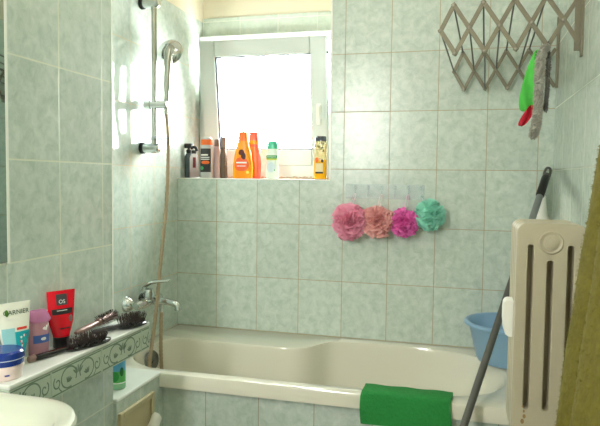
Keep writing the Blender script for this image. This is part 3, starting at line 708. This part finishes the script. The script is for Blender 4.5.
# ------------------------------------------------------------------ hook strip and puffs
ko = (.98, 0, -.09)
hs = empty('hook_strip', ko, 0, 'clear plastic strip of six hooks stuck on the back wall tiles', 'hook rail')
bm = bmesh.new(); box(bm, (.812, -.004, -.128), (1.152, -.0008, -.064)); fin('backing_strip', bm, M['hookp'], hs, False, .002, 2, ko)
HX = [.857, .912, .971, 1.028, 1.084, 1.140]
for x in HX:
    bm = bmesh.new(); tube(bm, spline([(x, -.004, -.072), (x, -.012, -.08), (x, -.013, -.105), (x, -.022, -.118), (x, -.031, -.108)], 5), .0028, 8); box(bm, (x - .007, -.007, -.088), (x + .007, -.004, -.068))
    fin('hook', bm, M['hookp'], hs, True, 0, 2, ko)
def puff(name, x, z, R, rgb, hx, lab, seed, loops=80):
    rnd = random.Random(seed)
    c = Vector((x, -.012 - R * .86, z))
    r = empty(name, c, 0, lab, 'bath puff', 'bath puffs hanging on the hook strip')
    bm = bmesh.new()
    for _ in range(loops):
        d = Vector((rnd.gauss(0, 1), rnd.gauss(0, 1), rnd.gauss(0, 1))).normalized()
        u = d.orthogonal().normalized(); v = d.cross(u); ang0 = rnd.uniform(0, 2 * PI)
        u, v = u * math.cos(ang0) + v * math.sin(ang0), -u * math.sin(ang0) + v * math.cos(ang0)
        span = rnd.uniform(.7, 1.5); ph, fq = rnd.uniform(0, 6), rnd.uniform(4, 7); rad = R * rnd.uniform(.74, 1.12)
        N_ = 16; A, B, Cc = [], [], []
        for i in range(N_ + 1):
            a = -span / 2 + span * i / N_
            w = .42 * math.sin(ph + fq * a * 2) + .16 * math.sin(ph * 2 + a * 17)
            dirn = (d * math.cos(a) + u * math.sin(a) + v * w * .75).normalized()
            A.append(bm.verts.new(dirn * rad * (1 + .04 * math.sin(a * 23 + ph)) * Vector((1, .86, 1)).length / 1.65))
            Cc.append(bm.verts.new((d * math.cos(a) + u * math.sin(a) + v * w * .45).normalized() * rad * .78))
            B.append(bm.verts.new((d * math.cos(a) + u * math.sin(a)).normalized() * rad * .42))
        for i in range(N_):
            bm.faces.new((A[i], A[i + 1], Cc[i + 1], Cc[i])); bm.faces.new((Cc[i], Cc[i + 1], B[i + 1], B[i]))
    for vtx in bm.verts: vtx.co.y *= .86
    # soft inner core so the puff is not hollow
    bmesh.ops.create_icosphere(bm, subdivisions=3, radius=R * .62, matrix=Matrix.Diagonal((1, .86, 1, 1)))
    fin('mesh_ruffles', bm, puff_mat(name + '_mesh', rgb), r, True)
    h = Vector((hx, -.022, -.113)) - c
    top = Vector((0, 0, R * .7))
    bm = bmesh.new(); tube(bm, spline([top + Vector((-.003, 0, 0)), (h + top) / 2 + Vector((-.006, 0, 0)), h + Vector((-.003, 0, .002)), h + Vector((0, 0, .006)), h + Vector((.003, 0, .002)), (h + top) / 2 + Vector((.006, 0, 0)), top + Vector((.003, 0, 0))], 5), .0016, 6)
    fin('hanging_cord', bm, puff_mat(name + '_cord', tuple(int(v * .3 + 160) for v in rgb)), r, True)
puff('bath_puff', .842, -.226, .074, (255, 176, 200), HX[0], 'rose pink bath puff, leftmost on the hook strip', 1, 90)
puff('bath_puff', .967, -.222, .070, (255, 192, 190), HX[2], 'pale salmon bath puff, second from left on the hook strip', 2, 84)
puff('bath_puff', 1.076, -.224, .060, (250, 128, 204), HX[4], 'bright magenta bath puff beside the teal one', 3, 74)
puff('bath_puff', 1.178, -.190, .062, (164, 228, 210), HX[5], 'teal green bath puff, rightmost on the hook strip', 4, 60)

# ------------------------------------------------------------------ concertina drying rack
do = (RX, -.28, .36)
rack = empty('drying_rack', do, 0, 'grey concertina clothes drying rack fixed to the right wall above the bath', 'drying rack')
YFn, YR = -.53, -.045
def lattice(Y, mids, dz, w, front):
    th = .0045
    nodes = {}
    px = mids[1][0] - mids[0][0]
    tops = [((a[0] + b[0]) / 2 - .006, (a[1] + b[1]) / 2 + dz) for a, b in zip(mids, mids[1:])]
    bots = [((a[0] + b[0]) / 2 + .002, (a[1] + b[1]) / 2 - dz) for a, b in zip(mids, mids[1:])]
    def slat(p, q, yo):
        p, q = Vector((p[0], 0, p[1])), Vector((q[0], 0, q[1])); d = (q - p).normalized(); nn = Vector((-d.z, 0, d.x)) * w / 2
        p2, q2 = p - d * w * .5, q + d * w * .5
        b = bmesh.new(); pts = [p2 - nn, q2 - nn, q2 + nn, p2 + nn]
        rings(b, [[(v.x, Y + yo, v.z) for v in pts], [(v.x, Y + yo + th, v.z) for v in pts]])
        fin('slat', b, M['grey'], rack, False, .0015, 2, do)
    K = len(tops)
    slat(mids[0], tops[0], 0); slat(mids[0], bots[0], -th)
    for k in range(K - 1): slat(bots[k], tops[k + 1], 0); slat(tops[k], bots[k + 1], -th)
    e = mids[-1]
    slat(bots[-1], (e[0] + .0, e[1]), 0); slat(tops[-1], (e[0], e[1]), -th)
    return tops, bots
FM = [(1.222, .453), (1.315, .458), (1.410, .461), (1.508, .465), (1.602, .468)]
ft, fb = lattice(YFn, FM, .079, .0145, True)
RM = [(1.262, .401), (1.341, .403), (1.426, .404), (1.512, .403), (1.597, .404)]
rt, rb = lattice(YR, RM, .074, .0135, False)
for Y, z0, z1 in ((YFn, .352, .60), (YR, .325, .60)):
    bm = bmesh.new()
    if Y == YFn: box(bm, (RX - .008, Y - .012, z0), (RX, Y + .012, z1)); box(bm, (RX - .026, Y - .002, z0 + .018), (RX - .006, Y + .003, z1))
    else: box(bm, (RX - .010, Y - .008, z0), (RX, Y + .008, z1))
    fin('wall_bar', bm, M['grey'], rack, False, .001, 1, do)
    # last half slats to the bar
    for s in (-1, 1):
        e = FM[-1] if Y == YFn else RM[-1]; b = bmesh.new(); p, q = Vector((e[0], 0, e[1])), Vector((RX - .012, 0, e[1] + s * (.075)))
        d = (q - p).normalized(); nn = Vector((-d.z, 0, d.x)) * .007; pts = [p - nn - d * .007, q - nn, q + nn, p + nn - d * .007]
        yo = 0 if s > 0 else -.0045
        rings(b, [[(v.x, Y + yo, v.z) for v in pts], [(v.x, Y + yo + .0045, v.z) for v in pts]]); fin('slat', b, M['grey'], rack, False, .0015, 2, do)
for Y, sets in ((YFn, (FM, ft, fb)), (YR, (RM, rt, rb))):
    for st_ in sets:
        for x, z in st_:
            bm = bmesh.new(); disc_axis(bm, [(.0062, 0), (.006, .003), (.003, .0045)], (x, Y - .0046, z), (0, -1, 0), 12); fin('rivet', bm, M['rivet'], rack, True, 0, 2, do)
for a, b in list(zip(FM[:4], RM[:4])) + list(zip(ft, rt)) + [(fb[1], rb[1])]:
    bm = bmesh.new(); tube(bm, [(a[0], YFn + .003, a[1]), (b[0], YR - .002, b[1])], .003, 8); fin('rod', bm, M['rod'], rack, True, 0, 2, do)

# fluffy strap hanging from the front lattice
bx, bz = fb[-1]
co = (bx - .012, YFn - .03, bz)
st = empty('back_scrub_strap', co, 0, 'long grey fluffy scrub strap hanging from the drying rack', 'scrub strap')
def fluffy(bm, pts, r, nf, fl):
    tube(bm, pts, r, 12)
    for _ in range(nf):
        i = random.randrange(len(pts) - 1); t = random.random(); p = Vector(pts[i]).lerp(Vector(pts[i + 1]), t)
        d = Vector((random.gauss(0, 1), random.gauss(0, 1), random.gauss(0, .5))).normalized()
        rr_ = r[i] if isinstance(r, list) else r
        a = p + d * rr_ * .85; s = d.orthogonal().normalized() * .0022; e = a + d * fl * random.uniform(.5, 1) + Vector((0, 0, -fl * .5))
        s2 = d.cross(s)
        v = [bm.verts.new(a + s), bm.verts.new(a - s), bm.verts.new(e - s * .8), bm.verts.new(e + s * .8), bm.verts.new(a + s2), bm.verts.new(e + s2 * .8)]
        bm.faces.new(v[:4]); bm.faces.new((v[1], v[4], v[5], v[2])); bm.faces.new((v[4], v[0], v[3], v[5]))
pts = spline([(.006, .004, -.004), (-.010, -.004, -.03), (-.014, -.004, -.10), (-.014, -.002, -.18), (-.018, .0, -.25), (-.026, .0, -.285)], 6)
bm = bmesh.new(); fluffy(bm, pts, [.008] + [.0095] * 4 + [.0122] * (len(pts) - 9) + [.010] * 2 + [.007, .003], 2600, .008)
fin('fluffy_front', bm, M['fluff'], st, True)
pts = spline([(.006, .01, -.006), (.014, .016, -.04), (.014, .018, -.12), (.010, .018, -.205)], 6)
bm = bmesh.new(); fluffy(bm, pts, .006, 500, .005); tag(fin('fluffy_back', bm, M['darkfluff'], st, True), 'darker rear strand')
bm = bmesh.new(); tube(bm, spline([(.012, .028, .000), (.012, .018, .012), (.010, .006, .006), (.006, .004, -.008)], 4), .002, 6); fin('loop', bm, M['rod'], st, True)

# green cloth glove with red end
gx = 1.510
gl = empty('wash_glove', (gx, YFn + .02, .30), 0, 'green cloth wash glove with red tip hanging behind the grey strap', 'glove')
def cloth_strip(bm, rows, th=.004, seed=0):
    """rows: (z, xl, xr, y) closed thin solid with folds"""
    rs = []
    for z, xl, xr, y in rows:
        n_ = 10; f, b_ = [], []
        for i in range(n_ + 1):
            t = i / n_; x = xl + (xr - xl) * t; yy = y + .007 * math.sin(t * 7 + z * 40 + seed) + .004 * math.sin(z * 90 + seed)
            f.append((x, yy - th, z + .004 * math.sin(t * 9))); b_.append((x, yy + th, z + .004 * math.sin(t * 9)))
        rs.append(f + b_[::-1])
    rings(bm, rs)
bm = bmesh.new(); cloth_strip(bm, [(.080, .010, .024, 0), (.055, .000, .026, -.002), (.02, -.012, .028, -.004), (-.03, -.026, .028, -.006), (-.075, -.034, .026, -.006), (-.098, -.034, .020, -.004), (-.112, -.028, .008, -.002), (-.116, -.022, -.004, 0)])
fin('glove_body', bm, M['gloveg'], gl, True, 0, 2, None, 1)
bm = bmesh.new(); cloth_strip(bm, [(-.095, .0, .016, .0), (-.118, -.014, .016, .001), (-.14, -.028, .006, .001), (-.158, -.034, -.008, .002), (-.164, -.030, -.014, .002)], .0045, 2)
tag(fin('glove_tip', bm, M['glover'], gl, True, 0, 2, None, 1), 'red glove tip')
bm = bmesh.new(); tube(bm, [(.014, 0, .078), (.030, -.012, .085), (bx - gx, -.022, bz - .30 + .006)], .0018, 6); fin('loop', bm, M['gloveg'], gl, True)

# ------------------------------------------------------------------ radiator
ao = (1.516, -.96, FZ)
rad = empty('radiator', ao, 0, 'cream cast-iron column radiator on the right behind the olive towel', 'radiator')
rx0, rx1, rzt, rzb = 1.438, 1.595, -.147, -.70
xs = [rx0, rx0 + .026, rx0 + .039, rx0 + .071, rx0 + .085, rx0 + .117, rx0 + .131, rx1]
zs = [rzb, -.612, -.238, -.200, rzt]
def section(yf, yb_, slots=True):
    bm = bmesh.new(); V = {}
    def v(i, j, k): 
        if (i, j, k) not in V: V[i, j, k] = bm.verts.new((xs[i], (yf, yb_)[k], zs[j]))
        return V[i, j, k]
    def solid(i, j):
        if i < 0 or j < 0 or i > 6 or j > 3: return False
        if slots and i in (1, 3, 5) and j == 1: return False
        if slots and i in (1, 5) and j == 2: return False
        return True
    for i in range(7):
        for j in range(4):
            if not solid(i, j): continue
            bm.faces.new((v(i, j, 0), v(i + 1, j, 0), v(i + 1, j + 1, 0), v(i, j + 1, 0)))
            bm.faces.new((v(i, j, 1), v(i, j + 1, 1), v(i + 1, j + 1, 1), v(i + 1, j, 1)))
            for (di, dj), (p, q) in (((-1, 0), ((i, j), (i, j + 1))), ((1, 0), ((i + 1, j), (i + 1, j + 1))), ((0, -1), ((i, j), (i + 1, j))), ((0, 1), ((i, j + 1), (i + 1, j + 1)))):
                if not solid(i + di, j + dj): bm.faces.new((v(*p, 0), v(*q, 0), v(*q, 1), v(*p, 1)))
    bmesh.ops.recalc_face_normals(bm, faces=bm.faces)
    out = [e for e in bm.edges if abs(e.verts[0].co.y - e.verts[1].co.y) > .01 and all(abs(w.co.x - rx0) < 1e-5 or abs(w.co.x - rx1) < 1e-5 for w in e.verts) and all(abs(w.co.z - rzt) < 1e-5 or abs(w.co.z - rzb) < 1e-5 for w in e.verts)]
    bmesh.ops.bevel(bm, geom=out, offset=.022, segments=5, affect='EDGES', profile=.5)
    slot = [e for e in bm.edges if len(e.link_faces) == 2 and abs(e.verts[0].co.y - e.verts[1].co.y) > .01 and e.calc_face_angle(0) > 1 and rx0 + .01 < e.verts[0].co.x < rx1 - .01]
    if slot: bmesh.ops.bevel(bm, geom=slot, offset=.0055, segments=4, affect='EDGES', profile=.5)
    return bm
pitch = .047
for k in range(4):
    yf = -1.05 + k * pitch + .002
    o = fin('radiator_section', section(yf, yf + pitch - .005, k == 0), M['rad'], rad, True, .009, 4, ao)
bm = bmesh.new()
for zz in (-.19, -.66): tube(bm, [(1.516, -1.03, zz), (1.516, -.87, zz)], .018, 16)
fin('header_pipe', bm, M['rad'], rad, True, 0, 2, ao)
bm = bmesh.new(); disc_axis(bm, [(.029, 0), (.029, .003), (.026, .006), (.023, .0035), (.018, .003), (.0175, .006), (.012, .007), (.0115, .012), (.004, .013)], (1.516, -1.047, -.193), (0, -1, 0), 32)
fin('end_plug', bm, M['rad'], rad, True, 0, 2, ao)
bm = bmesh.new()
for zz, rr_ in ((-.585, .006), (-.598, .007), (-.572, .004), (-.56, .0035)):
    bmesh.ops.create_circle(bm, cap_ends=True, radius=rr_ * .8, segments=10, matrix=Matrix.Translation((rx0 + .028 + random.uniform(-.004, .003), -1.0485, zz)) @ Matrix.Rotation(PI / 2, 4, 'X') @ Matrix.Diagonal((.8, 1.2, 1, 1)))
bmesh.ops.translate(bm, verts=bm.verts, vec=(0, -.0005, -.045))
fin('rust_stain', bm, M['radstain'], rad, True, 0, 2, ao)
bm = bmesh.new(); tube(bm, spline([(1.516, -.87, -.66), (1.516, -.84, -.66), (1.53, -.82, -.68), (1.53, -.82, -.80), (1.53, -.82, FZ + .0)], 5), .011, 12); fin('supply_pipe', bm, M['rad'], rad, True, 0, 2, ao)
bm = bmesh.new(); box(bm, (rx1 - .02, -.99, -.235), (RX, -.975, -.215)); box(bm, (rx1 - .02, -.99, -.66), (RX, -.975, -.64)); fin('wall_bracket', bm, M['rad'], rad, False, .002, 2, ao)
# slim white plastic cover on the radiator's left side
po = (rx0 - .012, -.97, -.40)
pc = empty('radiator_clip_box', po, 0, "slim rounded white plastic box on the left side of the radiator", 'plastic box')
bm = bmesh.new(); rs = []
for z, w in ((-.046, .010), (-.042, .0165), (-.026, .022), (0, .0245), (.028, .0245), (.042, .023), (.048, .019), (.050, .013)):
    rs.append([(.0135, .026, z), (.0135 - w, .024, z), (.0135 - w - .0015, .012, z), (.0135 - w - .0015, -.012, z), (.0135 - w, -.024, z), (.0135, -.026, z)])
rings(bm, rs); fin('box_shell', bm, M['white'], pc, True, .003, 2)
bm = bmesh.new(); box(bm, (.012, -.02, -.02), (.0145, .02, .02)); fin('mount_pad', bm, M['white'], pc, False)

# ------------------------------------------------------------------ mop leaning in the corner
pt, pb = Vector((1.6385, -.04, .0095)), Vector((1.105, -1.346, FZ))
ax = (pt - pb).normalized(); Lp = (pt - pb).length
mop = empty('mop', pb, 0, 'dark grey mop handle leaning across the tub into the right corner', 'mop')
def ap(t): return ax * t
bm = bmesh.new(); tube(bm, [ap(.05), ap(Lp - .42)], .0118, 16); fin('pole', bm, M['pole'], mop, True)
bm = bmesh.new(); tube(bm, [ap(Lp - .42), ap(Lp - .16)], .0128, 16); fin('upper_pole', bm, M['poleg'], mop, True)
bm = bmesh.new(); tube(bm, [ap(Lp - .16), ap(Lp - .155), ap(Lp - .055), ap(Lp - .05)], [.0135, .0162, .0162, .0135], 16); fin('grip', bm, M['black'], mop, True)
e0 = ap(Lp - .05); sd = Vector((0, -1, 0)).cross(ax).normalized()
bm = bmesh.new(); tube(bm, [e0 - ax * .004, e0 + ax * .012], [.0135, .013], 16)
tube(bm, spline([e0 + ax * .008 + sd * .0105, e0 + ax * .03 + sd * .0105, e0 + ax * .046 + sd * .007, e0 + ax * .051, e0 + ax * .046 - sd * .007, e0 + ax * .03 - sd * .0105, e0 + ax * .008 - sd * .0105], 5), .0055, 10)
fin('hanging_eye', bm, M['pole'], mop, True)
bm = bmesh.new(); box(bm, (-.13, -.045, .0), (.13, .045, .018)); tube(bm, [(0, 0, .014), ap(.06)], [.02, .016], 14); fin('mop_head', bm, M['poleg'], mop, False, .006)

# white flared holder behind it
wo2 = (1.618, 0, -.15)
hl = empty('wall_holder', wo2, 0, 'small flared white plastic holder on the back wall behind the mop handle', 'wall holder')
bm = bmesh.new(); rs = []
for z, w, d in ((.052, .012, .010), (.048, .018, .016), (.01, .021, .02), (-.03, .027, .024), (-.052, .037, .03), (-.060, .039, .032), (-.063, .036, .030)):
    rs.append([(-w, 0, z), (-w * .96, -d * .7, z), (-w * .6, -d, z), (w * .6, -d, z), (w * .96, -d * .7, z), (w, 0, z)])
rings(bm, rs); fin('holder_shell', bm, M['white'], hl, True, .003, 2)
bm = bmesh.new(); box(bm, (-.03, -.030, -.071), (.03, 0, -.063)); tag(fin('base_plate', bm, M['black'], hl, False, .002), 'dark base plate')

# ------------------------------------------------------------------ blue basin
bo = (1.492, -.172, -.748)
bz = .93
ba = empty('wash_tub', bo, 0, 'light blue round plastic basin on the far right corner of the bathtub', 'basin')
prof = [(.095, 0), (.108, .004), (.116, .02), (.143, .142), (.147, .152), (.155, .155), (.164, .158), (.164, .166), (.158, .172), (.148, .171), (.141, .162), (.112, .02), (.10, .008)]
bm = bmesh.new(); rings(bm, [[(r_ * math.cos(2 * PI * k / 56), r_ * math.sin(2 * PI * k / 56), z * bz) for k in range(56)] for r_, z in prof]); fin('basin_shell', bm, M['basinblue'], ba, True)

# ------------------------------------------------------------------ green cloth over the tub edge
gc = bmesh.new()
U, W = 40, 22
path = spline([(0, -.600, -.7475), (0, -.640, -.743), (0, -.672, -.742), (0, -.690, -.748), (0, -.695, -.775), (0, -.698, -.81), (0, -.699, -.838)], 4)
V1, V2 = [], []
for i in range(U + 1):
    u = i / U; x = 1.003 + .288 * u; A, B = [], []
    for j, p in enumerate(path):
        v = j / (len(path) - 1); hang = max(0, v - .55)
        yy = p.y - .004 * math.sin(u * 9 + v * 3) * hang * 2 - .002 * math.sin(u * 31) * hang - hang * .004
        zz = p.z + .0012 * math.sin(u * 17 + v * 8) * (1 if v < .5 else .4) - (.006 * math.sin(u * 5 + 1) * hang)
        xx = x + .003 * math.sin(v * 7 + i * .02) * (1 if u > .95 or u < .05 else 0)
        n_ = Vector((0, -1, 0)) if v > .6 else (Vector((0, -.7, .7)) if v > .45 else Vector((0, 0, 1)))
        A.append(gc.verts.new((xx, yy + n_.y * .006, zz + n_.z * .006))); B.append(gc.verts.new((xx, yy, zz)))
    V1.append(A); V2.append(B)
nj = len(path)
for i in range(U):
    for j in range(nj - 1):
        gc.faces.new((V1[i][j], V1[i + 1][j], V1[i + 1][j + 1], V1[i][j + 1])); gc.faces.new((V2[i][j], V2[i][j + 1], V2[i + 1][j + 1], V2[i + 1][j]))
    gc.faces.new((V1[i][0], V2[i][0], V2[i + 1][0], V1[i + 1][0])); gc.faces.new((V1[i][-1], V1[i + 1][-1], V2[i + 1][-1], V2[i][-1]))
for j in range(nj - 1):
    gc.faces.new((V1[0][j], V1[0][j + 1], V2[0][j + 1], V2[0][j])); gc.faces.new((V1[-1][j], V2[-1][j], V2[-1][j + 1], V1[-1][j + 1]))
tag(fin('floor_cloth', gc, M['greencloth'], None, True, 0, 2, None), 'green cleaning cloth folded over the front edge of the bathtub', 'cloth')

# ------------------------------------------------------------------ olive towel on a wall hook
oo = (1.60, -1.42, .32)
tw = empty('towel', oo, 0, 'olive green bath towel hanging at the right edge of the photo', 'towel')
bm = bmesh.new()
rows = 46; cols = 64; R_ = []
for j in range(rows + 1):
    t = j / rows; z = .32 - 1.12 * t
    spread = min(1, .12 + 1.25 * t ** .8)
    ymid = -1.43; half = .05 + .17 * spread
    out = []
    for i in range(cols):
        a = 2 * PI * i / cols
        # closed gathered outline against the wall with folds on the room side
        depth = (.038 + .114 * min(1, .2 + 1.0 * t ** .8)) 
        cx, sy = math.cos(a), math.sin(a)
        fold = 1 + .10 * math.sin(5 * a + 1.2 + t * 1.5) + .05 * math.sin(9 * a + t * 4)
        x = RX - .006 - depth * (.5 - .5 * cx) * fold - .0015 * (1 + math.sin(i * 1.7 + j * .9))
        y = ymid + half * sy * (1 + .06 * math.sin(3 * a + t * 3))
        out.append((min(x, RX - .004), y, z + .004 * math.sin(a * 4)))
    R_.append(out)
rings(bm, R_)
fin('towel_cloth', bm, M['olive'], tw, True, 0, 2, oo, 1, False)
bm = bmesh.new()
for _ in range(26000):
    j = random.randrange(rows); i = random.randrange(cols)
    p = Vector(R_[j][i]).lerp(Vector(R_[j + 1][i]), random.random()).lerp(Vector(R_[j][(i + 1) % cols]), random.random())
    if p.x > RX - .03: continue
    c = Vector((RX - .02, -1.43, p.z)); d = (p - c).normalized(); d = (d * .7 + Vector((random.gauss(0, .5), random.gauss(0, .5), random.gauss(0, .5) - .2))).normalized()
    s = d.orthogonal().normalized() * .0006; e = p + d * random.uniform(.002, .006)
    v = [bm.verts.new(p + s), bm.verts.new(p - s), bm.verts.new(e)]; bm.faces.new(v)
tag(fin('towel_pile', bm, M['olive'], tw, False, 0, 2, oo), kind='stuff')
bm = bmesh.new(); tube(bm, spline([(RX, -1.43, .345), (RX - .03, -1.43, .345), (RX - .045, -1.43, .36)], 4), .006, 10); tag(fin('towel_hook', bm, M['chrome'], None, True), 'chrome wall hook behind the top of the olive towel', 'hook')

# ------------------------------------------------------------------ lights
lo = (.80, -1.0, CZ)
lamp = empty('added_ceiling_lamp', lo, 0, 'round white ceiling lamp, unseen, added for fill light above the bathroom', 'lamp')  # out-of-view fixture, added only to supply fill light from above
bm = bmesh.new(); disc_axis(bm, [(.15, 0), (.16, .02), (.15, .045), (.14, .05)], lo, (0, 0, -1), 32); fin('fill_lamp_base', bm, M['white'], lamp, True, 0, 2, lo)
ld = bpy.data.lights.new('ceiling_fill_light', 'AREA'); ld.shape = 'DISK'; ld.size = .30; ld.energy = 1.5; ld.color = (1, .95, .86)
lob = bpy.data.objects.new('ceiling_fill_light', ld); COL.objects.link(lob); lob.parent = lamp; lob.location = (0, 0, -.056)
wl = (.37, YF, .50)
wlamp = empty('added_wall_lamp', wl, 0, 'rectangular lamp panel, unseen, added for fill light on the wall facing the bathtub', 'lamp')  # added behind the camera for fill light, placed from the back-wall tile glare
bm = bmesh.new(); box(bm, (wl[0] - .11, YF, wl[2] - .48), (wl[0] + .11, YF + .04, wl[2] + .48)); fin('fill_lamp_base', bm, M['white'], wlamp, False, .008, 2, wl)
l2 = bpy.data.lights.new('wall_fill_light', 'AREA'); l2.shape = 'RECTANGLE'; l2.size = .20; l2.size_y = .9; l2.energy = 24; l2.color = (1, .98, .95)
l2o = bpy.data.objects.new('wall_fill_light', l2); COL.objects.link(l2o); l2o.parent = wlamp; l2o.location = (0, .045, 0); l2o.rotation_euler = (PI / 2, 0, 0)
pd = bpy.data.lights.new('window_portal', 'AREA'); pd.shape = 'RECTANGLE'; pd.size = .72; pd.size_y = .70; pd.cycles.is_portal = True
po_ = bpy.data.objects.new('window_portal', pd); COL.objects.link(po_); po_.location = (.367, .345, .313); po_.rotation_euler = (-PI / 2, 0, 0)

w = bpy.data.worlds.new('overcast_sky'); S.world = w; w.use_nodes = True
w.node_tree.nodes['Background'].inputs['Color'].default_value = (1, .98, .94, 1); w.node_tree.nodes['Background'].inputs['Strength'].default_value = 37

# ------------------------------------------------------------------ camera
f, yaw, pitch_, roll = 599.95, .2597, -.0563, .0123
fw_ = Vector((-math.sin(yaw) * math.cos(pitch_), math.cos(yaw) * math.cos(pitch_), math.sin(pitch_)))
rt_ = Vector((math.cos(yaw), math.sin(yaw), 0)); up_ = rt_.cross(fw_)
r2 = rt_ * math.cos(roll) + up_ * math.sin(roll); u2 = r2.cross(fw_)
cd = bpy.data.cameras.new('camera'); cd.sensor_width = 36; cd.lens = f * 36 / 600; cd.clip_start = .05
cam = bpy.data.objects.new('camera', cd); COL.objects.link(cam)
mw = Matrix((r2, u2, -fw_)).transposed().to_4x4(); mw.translation = (1.2978, -2.6114, -.0462); cam.matrix_world = mw
S.camera = cam

S.view_settings.view_transform = 'Standard'; S.view_settings.look = 'None'; S.view_settings.exposure = .36; S.view_settings.gamma = 1; S.view_settings.use_curve_mapping = False
S.cycles.use_denoising = True
S.cycles.max_bounces = 10; S.cycles.diffuse_bounces = 6; S.cycles.transparent_max_bounces = 16
